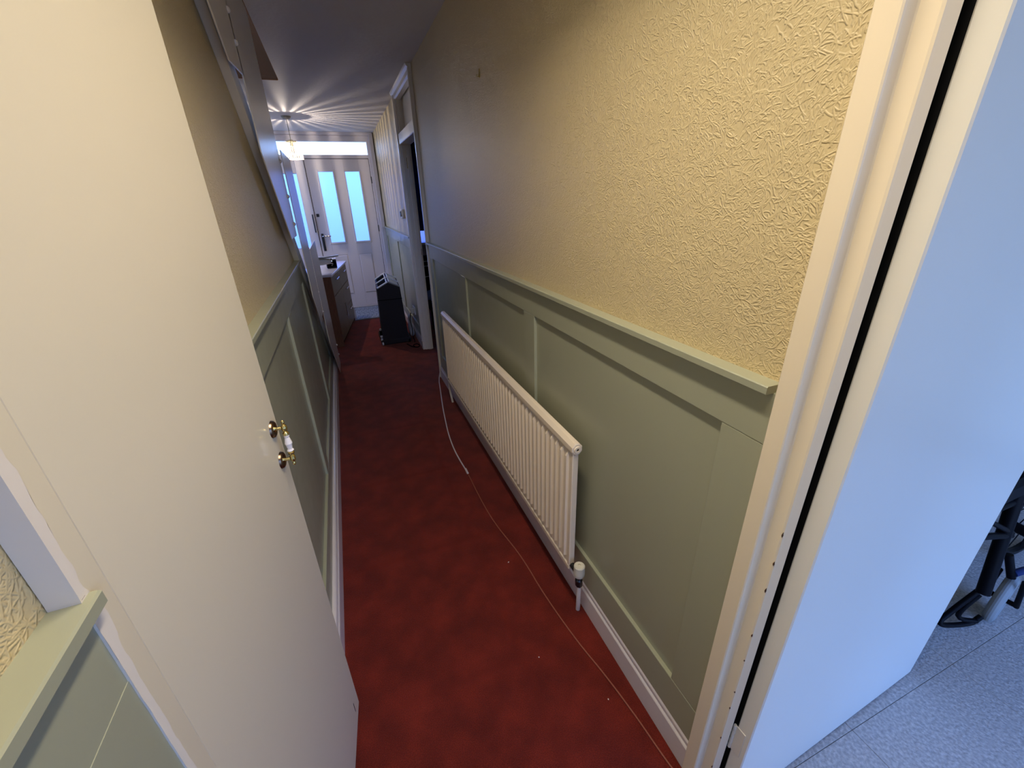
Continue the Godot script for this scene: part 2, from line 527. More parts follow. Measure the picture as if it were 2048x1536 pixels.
func panelling() -> void:
	# right wall, between the kitchen door and the far doorway
	var t := thing("trim_2", "sage green panelling behind the long ribbed radiator", "panelling", Vector3.ZERO, 0.0, "", "structure")
	bx("panel_board", V(0.664, 0.1, -3.56), V(0.672, 1.18, -0.437), 0, M.sage_paint, t)
	bx("top_rail", V(0.652, 1.075, -3.55), V(0.666, 1.178, -0.437), 0.0015, M.sage_paint, t)
	bx("bottom_rail", V(0.652, 0.1, -3.55), V(0.666, 0.25, -0.437), 0.0015, M.sage_paint, t)
	for z in [[-0.54, -0.437], [-1.57, -1.465], [-2.58, -2.475], [-3.55, -3.445]]:
		bx("stile", V(0.6525, 0.25, z[0]), V(0.666, 1.075, z[1]), 0.0015, M.sage_paint, t)
	dado(t, 0.633, 0.674, -3.575, -0.448, 1.0)
	skirting("baseboard_right", 1.0, 0.645, -3.57, -0.437, "white moulded skirting board under the long radiator")
	# right wall beyond the far doorway
	t = thing("trim_3", "sage green panelling lit by the front door, behind the black appliance", "panelling", Vector3.ZERO, 0.0, "", "structure")
	bx("panel_board", V(0.664, 0.1, -6.95), V(0.672, 1.18, -4.50), 0, M.sage_paint, t)
	bx("top_rail", V(0.652, 1.05, -6.95), V(0.666, 1.16, -4.52), 0.0015, M.sage_paint, t)
	bx("bottom_rail", V(0.652, 0.1, -6.95), V(0.666, 0.22, -4.52), 0.0015, M.sage_paint, t)
	for z in [[-6.95, -6.80], [-5.72, -5.62], [-4.62, -4.52]]:
		bx("stile", V(0.6525, 0.22, z[0]), V(0.666, 1.05, z[1]), 0.0015, M.sage_paint, t)
	dado(t, 0.633, 0.674, -6.93, -4.50, 1.0, -0.018)
	skirting("baseboard_right_001", 1.0, 0.645, -6.95, -4.50, "white skirting board beside the black appliance")
	# left wall under the stairs: everything follows the slope
	t = thing("trim_4", "shaded sage green panelling tapering away under the stairs", "panelling", Vector3.ZERO, 0.0, "", "structure")
	var top := 1.06
	var rk := func(z: float, d := 0.0) -> float: return 0.82 * (z + 4.40) - d
	var zk := func(y: float, d := 0.0) -> float: return (y + d) / 0.82 - 4.40
	pr("panel_board", "x", [P(-0.97, 0.1), P(-0.97, 1.18), P(zk.call(1.18), 1.18), P(zk.call(0.1), 0.1)], -0.290, -0.279, 0, M.sage_paint, t)
	pr("top_rail", "x", [P(-0.97, top), P(-0.97, 1.178), P(zk.call(1.178), 1.178), P(zk.call(top), top)], -0.281, -0.267, 0.0015, M.sage_paint, t)
	pr("sloping_rail", "x", [P(zk.call(top), top), P(zk.call(top, 0.11), top), P(zk.call(0.23, 0.11), 0.23), P(zk.call(0.23), 0.23)], -0.281, -0.267, 0.0015, M.sage_paint, t)
	pr("bottom_rail", "x", [P(-0.97, 0.1), P(-0.97, 0.235), P(zk.call(0.235), 0.235), P(zk.call(0.1), 0.1)], -0.281, -0.267, 0.0015, M.sage_paint, t)
	for z in [[-1.07, -0.97], [-2.11, -2.005], [-3.06, -2.955]]:
		var hi: float = minf(top, rk.call(z[0], 0.11))
		pr("stile", "x", [P(z[0], 0.235), P(z[1], 0.235), P(z[1], minf(top, rk.call(z[1], 0.11))), P(z[0], hi)], -0.281, -0.2675, 0.0015, M.sage_paint, t)
	dado(t, -0.252, -0.291, zk.call(1.17) + 0.02, -0.97, -1.0)
	skirting("baseboard_left", -1.0, -0.247, -4.33, -0.97, "white skirting board along the foot of the stair wall")
	# left wall nearest the camera
	t = thing("trim_5", "pale sage ledge and panelling in the lower left, beside the cream cupboard door", "panelling", Vector3.ZERO, 0.0, "", "structure")
	bx("panel_board", V(-0.295, 0.1, -0.3725), V(-0.2629, 1.088, 0.74), 0.0004, M.sage_paint, t)
	bx("top_rail", V(-0.295, 1.0865, -0.3725), V(-0.2635, 1.178, 0.74), 0.0004, M.sage_paint, t)
	bx("bottom_rail", V(-0.272, 0.1, -0.3725), V(-0.252, 0.235, 0.74), 0.0015, M.sage_paint, t)
	dado(t, -0.2525, -0.291, -0.384, 0.74, -1.0)
	skirting("baseboard_left_001", -1.0, -0.247, -0.372, 0.74, "white skirting board below the nearest green panelling")

func dado(t: Node, front: float, back: float, z0: float, z1: float, side: float, dy := 0.0) -> void:
	var mb := MB.new()
	mb.prism("z", [P(front, 1.1785 + dy), P(front, 1.191 + dy), P(front + side * 0.002, 1.193 + dy), P(back, 1.193 + dy), P(back, 1.1775 + dy), P(front + side * 0.001, 1.1775 + dy)], z0, z1)
	obj("dado_rail", mb, M.sage_paint, t)

# ---------------------------------------------------------------- doors and their frames
func doors() -> void:
	# kitchen doorway: moulded architrave with its jamb, then the open door
	var t := thing("trim_6", "cream moulded architrave of the kitchen doorway at the right", "door frame", Vector3.ZERO, 0.0, "", "structure")
	var prof := [P(0.676, -0.434), P(0.637, -0.434), P(0.6305, -0.429), P(0.630, -0.3975), P(0.6315, -0.3952), P(0.634, -0.3942), P(0.6465, -0.3918), P(0.648, -0.390), P(0.648, -0.368), P(0.649, -0.3645), P(0.6515, -0.3625), P(0.660, -0.3548), P(0.6615, -0.357), P(0.663, -0.366), P(0.676, -0.368)]
	var mb := MB.new()
	mb.prism("y", prof, 0.0, 2.07)
	obj("architrave", mb, M.cream_trim, t)
	for y in [0.16, 0.29, 0.41, 0.47, 0.58, 0.66, 0.79, 0.86, 0.93]:
		var ch := MB.new()
		var ln := rng.randf_range(0.003, 0.009)
		ch.prism("x", [P(-0.3672, y), P(-0.3655, y - ln * 0.6), P(-0.3642, y), P(-0.3652, y + ln)], 0.6476, 0.6496)
		obj("paint_chip", ch, M.brass_dark, t)
	mb = MB.new()
	mb.prism("z", [P(0.672, 2.0), P(0.632, 2.0), P(0.632, 2.07), P(0.672, 2.07)], -0.354, 0.53)
	obj("architrave_head", mb, M.cream_trim, t)
	bx("architrave", V(0.640, 0, 0.455), V(0.672, 2.0, 0.53), 0.004, M.cream_trim, t)
	bx("jamb", V(0.668, 0, -0.402), V(0.77, 2.0, -0.388), 0.002, M.seal_black, t)
	bx("rebate_seal", V(0.70, 0, -0.390), V(0.775, 2.0, -0.357), 0.003, M.seal_black, t)
	bx("jamb", V(0.668, 0, 0.44), V(0.775, 2.0, 0.46), 0.002, M.gloss_white, t)
	bx("jamb_head", V(0.668, 2.0, -0.40), V(0.775, 2.03, 0.46), 0.002, M.gloss_white, t)
	tag(bx("wall_right_003", V(0.672, 2.03, -0.40), V(0.77, CEIL, 0.46), 0, M.wallpaper), "wall above the kitchen doorway", "wall", "", "structure")
	bx("threshold_strip", V(0.655, -0.02, -0.355), V(0.70, 0.006, 0.44), 0.003, M.brass_dark, t)
	var d := thing("door_1", "open white kitchen door lit blue by daylight at the right", "door", V(0.675, 0, -0.3175), atan2(0.0375, 0.848), "", "structure")
	bx("door_leaf", V(0, 0.012, -0.034), V(0.849, 1.985, 0), 0.0025, M.white_door, d)
	for y in [0.30, 1.86]:
		var h := obj("hinge", hinge_shape(y), M.gloss_white, d)
		if y < 1:
			h.set_meta("label", "paint-covered hinge near the floor")
	# cupboard door under the stairs, standing slightly ajar
	t = thing("trim_7", "cream cupboard door frame with ragged white filler beside the nearest green ledge", "door frame", Vector3.ZERO, 0.0, "", "structure")
	bx("frame_post", V(-0.30, 0, -0.410), V(-0.2615, 2.0, -0.374), 0.002, M.cream_door, t)
	bx("frame_post", V(-0.345, 0, -0.972), V(-0.288, 2.0, -0.95), 0.002, M.cream_door, t)
	bx("frame_head", V(-0.345, 1.955, -0.972), V(-0.262, 2.0, -0.375), 0.002, M.cream_door, t)
	filler(t)
	d = thing("door_2", "cream cupboard door with a brass pull handle, left side", "door", V(-0.2628, 0, -0.4095), atan2(0.556, 0.0568), "", "structure")
	bx("door_leaf", V(0, 0.013, 0.0), V(0.560, 1.95, 0.022), 0.002, M.cream_door, d).position.z = -0.022
	bx("scuff", V(0.505, 0.055, -0.001), V(0.509, 0.095, 0.0006), 0.0003, M.steel_dark, d)
	var hd := Node3D.new()
	hd.name = "handle"
	d.add_child(hd, true)
	hd.position = V(0.521, 0, 0)
	hd.set_meta("label", "brass pull handle with a white porcelain grip")
	for y in [1.057, 0.978]:
		mb = MB.new()
		mb.lathe([P(0, 0.004), P(0.008, 0.004), P(0.011, 0.006), P(0.015, 0.0065), P(0.018, 0.004), P(0.0195, 0.0)], V(0, y, 0), V(0, 0, 1), 28)
		obj("rose", mb, M.brass_dark, hd)
		mb = MB.new()
		mb.lathe([P(0.006, 0.003), P(0.0042, 0.007), P(0.0036, 0.012), P(0.0036, 0.019), P(0.005, 0.021), P(0.0065, 0.024), P(0.005, 0.028), P(0, 0.030)], V(0, y, 0), V(0, 0, 1), 18)
		obj("post", mb, M.brass, hd)
	mb = MB.new()
	mb.lathe([P(0.0, 0.0), P(0.003, 0.002), P(0.0036, 0.006), P(0.0025, 0.010), P(0.0055, 0.014), P(0.0062, 0.0195), P(0.0055, 0.025), P(0.0035, 0.028), P(0.0062, 0.031), P(0.0068, 0.035), P(0.0045, 0.038)], V(0, 0.960, 0.024), V(0, 1, 0), 20)
	mb.lathe([P(0.0, 0.0), P(0.003, 0.002), P(0.0036, 0.006), P(0.0025, 0.010), P(0.0055, 0.014), P(0.0062, 0.0195), P(0.0055, 0.025), P(0.0035, 0.028), P(0.0062, 0.031), P(0.0068, 0.035), P(0.0045, 0.038)], V(0, 1.076, 0.024), V(0, -1, 0), 20)
	obj("brass_end", mb, M.brass, hd)
	mb = MB.new()
	mb.lathe([P(0.0045, 0.997), P(0.0072, 1.0), P(0.0052, 1.004), P(0.0062, 1.012), P(0.0078, 1.018), P(0.0062, 1.026), P(0.0048, 1.033), P(0.0058, 1.037), P(0.0045, 1.039)], V(0, 0, 0.024), V(0, 1, 0), 24)
	obj("porcelain_grip", mb, M.porcelain, hd)

func hinge_shape(y: float) -> MB:
	var mb := MB.new()
	for k in 5:
		mb.lathe([P(0, -0.009), P(0.0036, -0.0085), P(0.004, 0), P(0.0036, 0.0085), P(0, 0.009)], V(-0.002, y - 0.036 + k * 0.018, -0.038), V(0, 1, 0), 12)
	mb.box(V(-0.0015, y - 0.045, -0.036), V(0.0005, y + 0.045, -0.012), 0.0004)
	return mb

func filler(t: Node) -> void:
	# ragged ribbon of filler along the frame's outer edge and a bare plaster strip next to the wallpaper
	var r := RandomNumberGenerator.new()
	r.seed = 5
	var fn := FastNoiseLite.new()
	fn.seed = 5
	fn.frequency = 9.0
	var left := []
	var right := []
	var y := 0.62
	while y < 1.62:
		var hi := -0.3835 + 0.005 * fn.get_noise_2d(y, 0) + 0.003 * fn.get_noise_2d(y * 3.0, 4)
		if y > 1.13 and y < 1.2:
			hi -= 0.009 * sin((y - 1.13) / 0.07 * PI)
		left.append(P(-0.3722 if y > 1.2 else -0.3720 + 0.001 * fn.get_noise_2d(y * 2.0, 9), y))
		right.push_front(P(hi, y))
		y += 0.006
	pr("filler", "x", left + right, -0.284, -0.2611, 0, M.filler, t)
	pr("bare_plaster", "y", [P(-0.286, -0.3835), P(-0.2618, -0.3725), P(-0.262, -0.38), P(-0.286, -0.40)], 1.17, 2.0, 0, M.bare_plaster, t)
	for q in [[-0.279, 1.197, 0.006], [-0.271, 1.196, 0.005], [-0.265, 1.198, 0.004]]:
		pr("plaster_chip", "z", [P(q[0] - q[2], q[1] - q[2]), P(q[0] + q[2], q[1] - q[2] * 0.8), P(q[0] + q[2] * 0.6, q[1] + q[2]), P(q[0] - q[2] * 0.4, q[1] + q[2] * 0.4)], -0.379, -0.3735, 0, M.bare_plaster, t)

# ---------------------------------------------------------------- the front door end
func front() -> void:
	var z := -6.95
	var w := MB.new()
	w.box(V(-1.2, 0, z - 0.1), V(-0.80, CEIL, z - 0.02))
	w.box(V(0.64, 0, z - 0.1), V(0.77, CEIL, z - 0.02))
	w.box(V(-0.80, 2.335, z - 0.1), V(0.64, CEIL, z - 0.02))
	w.box(V(-0.80, -0.05, z - 0.1), V(0.64, 0.02, z - 0.02))
	tag(obj("wall_front", w, M.plain_wall), "pale wall around the front door", "wall", "", "structure")
	var t := thing("trim_8", "white plastic frame around the front door, side pane and top pane", "door frame", Vector3.ZERO, 0.0, "", "structure")
	for q in [[0.562, 0.645, 0.0, 2.345], [-0.80, -0.73, 0.0, 2.345], [-0.405, -0.285, 0.0, 2.11]]:
		bx("frame_post", V(q[0], q[2], z - 0.06), V(q[1], q[3], z + 0.012), 0.006, M.upvc, t)
	for q in [[-0.80, 0.645, 2.27, 2.345], [-0.80, 0.645, 2.068, 2.112], [-0.73, -0.405, 0.0, 0.93], [-0.285, 0.562, 0.0, 0.018]]:
		bx("frame_rail", V(q[0], q[2], z - 0.058), V(q[1], q[3], z + 0.010), 0.006, M.upvc, t)
	bx("frame_rail", V(-0.73, 1.885, z - 0.058), V(-0.405, 2.068, z + 0.008), 0.006, M.upvc, t)
	bx("corner_post", V(0.600, 0, z - 0.01), V(0.655, CEIL, z + 0.05), 0.004, M.upvc, t)
	bx("top_board", V(-1.2, 2.345, z - 0.02), V(0.66, CEIL + 0.002, z + 0.03), 0.004, M.upvc, t)
	tag(bx("window_1", V(-0.735, 2.108, z - 0.04), V(0.566, 2.275, z - 0.034), 0, M.clear_glass), "bright long glass pane over the front door", "window", "", "structure")
	tag(bx("window_2", V(-0.735, 0.925, z - 0.04), V(-0.40, 1.89, z - 0.034), 0, M.frosted_glass), "frosted blue side pane left of the front door, behind the stair boards", "window", "", "structure")
	var d := thing("door_3", "white front door with two tall frosted panes", "door", Vector3.ZERO, 0.0, "", "structure")
	var f := MB.new()
	var zb := z - 0.045
	for q in [[-0.278, -0.135, 0.022, 2.062], [0.062, 0.215, 0.022, 2.062], [0.412, 0.556, 0.022, 2.062]]:
		f.box(V(q[0], q[2], zb), V(q[1], q[3], z), 0.002)
	for q in [[-0.135, 0.062], [0.215, 0.412]]:
		f.box(V(q[0], 1.912, zb), V(q[1], 2.062, z), 0)
		f.box(V(q[0], 0.022, zb), V(q[1], 0.975, z - 0.004), 0)
		f.box(V(q[0], 0.80, zb), V(q[1], 0.975, z), 0)
		f.box(V(q[0], 0.022, zb), V(q[1], 0.215, z), 0)
	obj("door_leaf", f, M.upvc, d)
	for q in [-0.1365, 0.2135]:
		bx("pane", V(q, 0.97, z - 0.028), V(q + 0.2, 1.915, z - 0.022), 0, M.frosted_glass, d)
		var fr := MB.new()
		for e in [[q - 0.016, q + 0.006, 0.957, 1.93], [q + 0.194, q + 0.216, 0.957, 1.93], [q + 0.006, q + 0.194, 0.957, 0.982], [q + 0.006, q + 0.194, 1.905, 1.93]]:
			fr.box(V(e[0], e[2], z - 0.02), V(e[1], e[3], z + 0.008), 0.003)
		obj("glazing_bead", fr, M.upvc, d)
		var pm := MB.new()
		var a := [P(q + 0.012, 0.225), P(q + 0.188, 0.225), P(q + 0.188, 0.79), P(q + 0.012, 0.79)]
		pm.prism("z", a, z - 0.006, z + 0.007, 0.006)
		obj("raised_panel", pm, M.upvc, d)
	var hm := MB.new()
	hm.box(V(-0.252, 0.87, z - 0.001), V(-0.218, 1.11, z + 0.010), 0.004)
	obj("handle_plate", hm, M.steel_dark, d)
	hm = MB.new()
	hm.tube([V(-0.235, 1.075, z + 0.005), V(-0.235, 1.075, z + 0.045), V(-0.215, 1.075, z + 0.055), V(-0.12, 1.075, z + 0.055)], 0.010, 12)
	obj("lever_handle", hm, M.chrome, d)
	bx("viewer_plate", V(-0.262, 1.335, z - 0.001), V(-0.225, 1.375, z + 0.008), 0.003, M.steel_dark, d)
	hm = MB.new()
	hm.bar(V(-0.312, 1.13, z + 0.03), V(-0.312, 1.37, z + 0.03), 0.008)
	for y in [1.15, 1.36]:
		hm.bar(V(-0.312, y, z + 0.0), V(-0.312, y, z + 0.03), 0.007)
	obj("pull_bar", hm, M.steel_dark, t)
	for x in [-0.2815, 0.559]:
		bx("draught_seal", V(x - 0.004, 0.02, z - 0.03), V(x + 0.004, 2.066, z - 0.004), 0, M.seal_black, t)
	bx("draught_seal", V(-0.285, 2.061, z - 0.03), V(0.562, 2.069, z - 0.004), 0, M.seal_black, t)
	for y in [0.3, 1.1, 1.75]:
		bx("hinge", V(0.553, y, z - 0.002), V(0.567, y + 0.09, z + 0.014), 0.003, M.steel_dark, d)
	tag(bx("door_mat", V(0.02, -0.001, -6.90), V(0.56, 0.010, -6.13), 0.003, M.mat_fibre), "grey streaked mat in front of the white front door", "mat")
	bx("threshold_bar", V(-1.2, -0.01, -6.135), V(0.645, 0.006, -6.105), 0.003, M.steel_dark, t)
	# pendant lamp near the front door
	var c := V(-0.322, 0, -5.82)
	var L := thing("pendant_lamp", "lit ribbed glass pendant lamp hanging before the front door", "lamp", V(c.x, CEIL, c.z))
	var mb := MB.new()
	mb.lathe([P(0, -0.032), P(0.03, -0.03), P(0.047, -0.014), P(0.05, 0.0)], V(0, 0, 0), V(0, 1, 0), 24)
	obj("ceiling_rose", mb, M.grey_trim, L)
	mb = MB.new()
	mb.bar(V(0, -0.03, 0), V(0, -0.24, 0), 0.0035, 8)
	obj("flex", mb, M.grey_trim, L)
	mb = MB.new()
	mb.lathe([P(0, -0.222), P(0.02, -0.224), P(0.052, -0.236), P(0.056, -0.248), P(0, -0.249)], V(0, 0, 0), V(0, 1, 0), 28)
	mb.lathe([P(0.016, -0.24), P(0.016, -0.285), P(0, -0.285)], V(0, 0, 0), V(0, 1, 0), 16)
	obj("lamp_holder", mb, M.brass, L)
	mb = MB.new()
	mb.blob(V(0, -0.315, 0), V(0.024, 0.030, 0.024), 10)
	obj("bulb", mb, M.bulb_glow, L)
	mb = MB.new()
	mb.blob(V(0, -0.315, 0), V(0.003, 0.003, 0.003), 6)
	obj("filament", mb, M.filament_glow, L)
	var sp := [P(0.060, -0.236), P(0.074, -0.262), P(0.083, -0.31), P(0.088, -0.37), P(0.092, -0.412)]
	mb = MB.new()
	var ribs := MB.new()
	for i in sp.size() - 1:
		for s in 28:
			for kk in 2:
				var tgt := ribs if kk == 0 else mb
				var a0 := TAU * (s + (0.0 if kk == 0 else 0.62)) / 28.0
				var a1 := TAU * (s + (0.62 if kk == 0 else 1.0)) / 28.0
				var bump := 1.045 if kk == 0 else 1.0
				var q := []
				for e in [[a0, i], [a1, i], [a1, i + 1], [a0, i + 1]]:
					var pp: Vector2 = sp[e[1]]
					q.append(V(cos(e[0]) * pp.x * bump, pp.y, sin(e[0]) * pp.x * bump))
				tgt.flat(q, V(cos((a0 + a1) / 2), 0.1, sin((a0 + a1) / 2)))
	obj("glass_shade", mb, M.shade_glass, L)
	obj("glass_ribs", ribs, M.shade_rib, L)
	var lt := OmniLight3D.new()
	lt.name = "pendant_light"
	lt.position = V(c.x, CEIL - 0.315, c.z)
	lt.light_color = c8(255, 238, 220)
	lt.light_energy = 0.18
	lt.light_size = 0.002
	lt.omni_range = 16.0
	lt.omni_attenuation = 2.0
	lt.shadow_enabled = true
	add_child(lt, true)

# ---------------------------------------------------------------- stairs
func stairs() -> void:
	var t := thing("staircase", "white boarded staircase rising from the front door end along the left wall", "staircase", Vector3.ZERO, 0.0, "", "structure")
	var a := 0.833
	pr("string", "x", [P(-4.39, 0.0), P(-4.39, 0.13), P(-1.52, CEIL + 0.08), P(-1.30, CEIL + 0.08), P(-1.30, CEIL - 0.05), P(-1.51, CEIL - 0.05), P(-4.38, 0.0)], -0.285, -0.2535, 0.002, M.gloss_white, t)
	for k in 13:
		var z0 := -4.36 + k * 0.2377
		var y0 := (k + 1) * 0.198
		bx("tread", V(-1.2, y0 - 0.03, z0 - 0.015), V(-0.286, y0, z0 + 0.245), 0.006, M.carpet, t)
		bx("riser", V(-1.2, y0 - 0.198, z0), V(-0.286, y0 - 0.03, z0 + 0.012), 0, M.carpet, t)
	# thin boards; the two lower ones stand a little further out, so that light shows through the gap
	var boards := [
		[-2.17, -1.40, 1.955, -1.885, 3.05, -0.235, 4.188],
		[-2.885, -2.15, 1.335, -2.56, 2.43, -0.235, 4.188],
		[-3.48, -2.915, 0.744, -3.165, 1.78, -0.2235, 4.071],
		[-4.42, -3.53, 0.0, -4.13, 1.20, -0.2235, 4.10]]
	var caps := [[2.145, 2.05], [1.72, 1.545, 1.40], [0.902, 0.753], [0.20, 0.10]]
	for i in 4:
		var b = boards[i]
		var x1: float = b[5]
		var pts := [P(b[0], b[2]), P(b[3], b[2] + (0.0 if i else -0.02)), P(b[1], a * (b[1] + b[6])), P(b[1], b[4]), P(b[0], b[4])]
		var o := pr("balustrade_board", "x", pts, x1 - 0.005, x1, 0.001, M.gloss_white, t)
		for z in [b[0] + 0.10, b[0] + 0.22]:
			bx("board_batten", V(-0.254, maxf(b[2] + 0.25, a * (z + b[6]) + 0.12), z - 0.02), V(x1 - 0.0045, minf(b[4], 2.3) - 0.03, z + 0.02), 0.002, M.gloss_white, t)
		for y in caps[i]:
			var mb := MB.new()
			mb.lathe([P(0, 0.011), P(0.006, 0.009), P(0.010, 0.004), P(0.011, 0.0)], V(x1, y, b[0] + 0.03), V(1, 0, 0), 16)
			obj("screw_cap", mb, M.porcelain, o)

# ---------------------------------------------------------------- radiator
func radiator() -> void:
	var t := thing("radiator", "long cream ribbed panel radiator on the green panelling", "radiator", V(0.602, 0, -2.0))
	var z0 := -0.975
	var z1 := 0.98
	var f := MB.new()
	var nr := 49
	var pitch := (z1 - z0 - 0.03) / nr
	var y0 := 0.222
	var y1 := 0.727
	# pressed front: a ridge and a groove per pitch, closing to a flat margin at top and bottom
	var rows := [[y0, 0.0], [y0 + 0.012, 0.0], [y0 + 0.03, 1.0], [y1 - 0.03, 1.0], [y1 - 0.012, 0.0], [y1, 0.0]]
	var shape := [[0.0, 0.0], [0.28, 0.0], [0.40, 0.009], [0.60, 0.009], [0.72, 0.0], [1.0, 0.0]]
	for k in nr:
		for i in shape.size() - 1:
			for j in rows.size() - 1:
				var q := []
				for e in [[i, j], [i + 1, j], [i + 1, j + 1], [i, j + 1]]:
					q.append(V(-0.010 - shape[e[0]][1] * rows[e[1]][1], rows[e[1]][0], z0 + 0.015 + (k + shape[e[0]][0]) * pitch))
				f.flat(q, V(-1, 0.05, 0))
	f.box(V(-0.0085, y0, z0), V(0.010, y1, z1), 0.002)
	f.box(V(-0.014, y0 - 0.02, z0), V(0.012, y0 + 0.004, z1), 0.004)
	f.box(V(-0.013, y0, z1 - 0.016), V(0.010, y1, z1 + 0.002), 0.003)
	f.box(V(-0.013, y0, z0 - 0.002), V(0.010, y1, z0 + 0.016), 0.003)
	obj("panel", f, M.radiator_enamel, t)
	f = MB.new()
	var oct := []
	for k in 8:
		oct.append(P(0.0205 * cos(TAU * (k + 0.5) / 8), 0.741 + 0.0235 * sin(TAU * (k + 0.5) / 8)))
	f.prism("z", oct, z0 - 0.006, z1 + 0.008, 0.003)
	obj("top_tube", f, M.radiator_enamel, t)
	for e in [[z1 + 0.008, 1.0], [z0 - 0.006, -1.0]]:
		f = MB.new()
		f.lathe([P(0, 0.001), P(0.005, 0.001), P(0.005, 0.004), P(0.012, 0.004), P(0.013, 0.0)], V(0, 0.741, e[0]), V(0, 0, e[1]), 20)
		obj("end_plug", f, M.radiator_enamel, t)
		f = MB.new()
		f.lathe([P(0, 0.0015), P(0.0045, 0.0015)], V(0, 0.741, e[0]), V(0, 0, e[1]), 12)
		obj("vent_screw", f, M.steel_dark, t)
	f = MB.new()
	f.bar(V(0.0, 0.225, z1), V(0.0, 0.225, z1 + 0.05), 0.010)
	f.lathe([P(0.013, -0.02), P(0.014, 0.005), P(0.010, 0.012), P(0.010, 0.03)], V(0.006, 0.185, z1 + 0.045), V(0, 1, 0), 16)
	f.lathe([P(0.012, -0.012), P(0.013, 0.01)], V(0.008, 0.17, z1 + 0.045), V(0, 1, 0), 6)
	obj("valve_body", f, M.steel_dark, t)
	f = MB.new()
	f.lathe([P(0.006, 0.048), P(0.006, 0.05), P(0.017, 0.05), P(0.0205, 0.046), P(0.021, 0.012), P(0.019, 0.0), P(0.008, -0.002)], V(0.006, 0.213, z1 + 0.045), V(0, 1, 0), 24)
	f.lathe([P(0, 0.046), P(0.006, 0.046), P(0.006, 0.049)], V(0.006, 0.213, z1 + 0.045), V(0, 1, 0), 16)
	obj("valve_cap", f, M.ivory_plastic, t)
	f = MB.new()
	f.tube([V(0.008, 0.165, z1 + 0.045), V(0.009, 0.10, z1 + 0.043), V(0.014, 0.05, z1 + 0.036), V(0.022, -0.01, z1 + 0.022)], 0.0085, 14)
	obj("pipe", f, M.gloss_white, t)
	f = MB.new()
	f.bar(V(0.0, 0.22, z0), V(0.0, 0.22, z0 - 0.05), 0.010)
	f.tube([V(0.0, 0.23, z0 - 0.045), V(0.004, 0.1, z0 - 0.045), V(0.018, -0.01, z0 - 0.05)], 0.009, 12)
	obj("pipe", f, M.gloss_white, t)
	for z in [-0.7, 0.7]:
		bx("wall_bracket", V(0.008, 0.24, z - 0.02), V(0.060, 0.66, z + 0.02), 0.002, M.radiator_enamel, t)

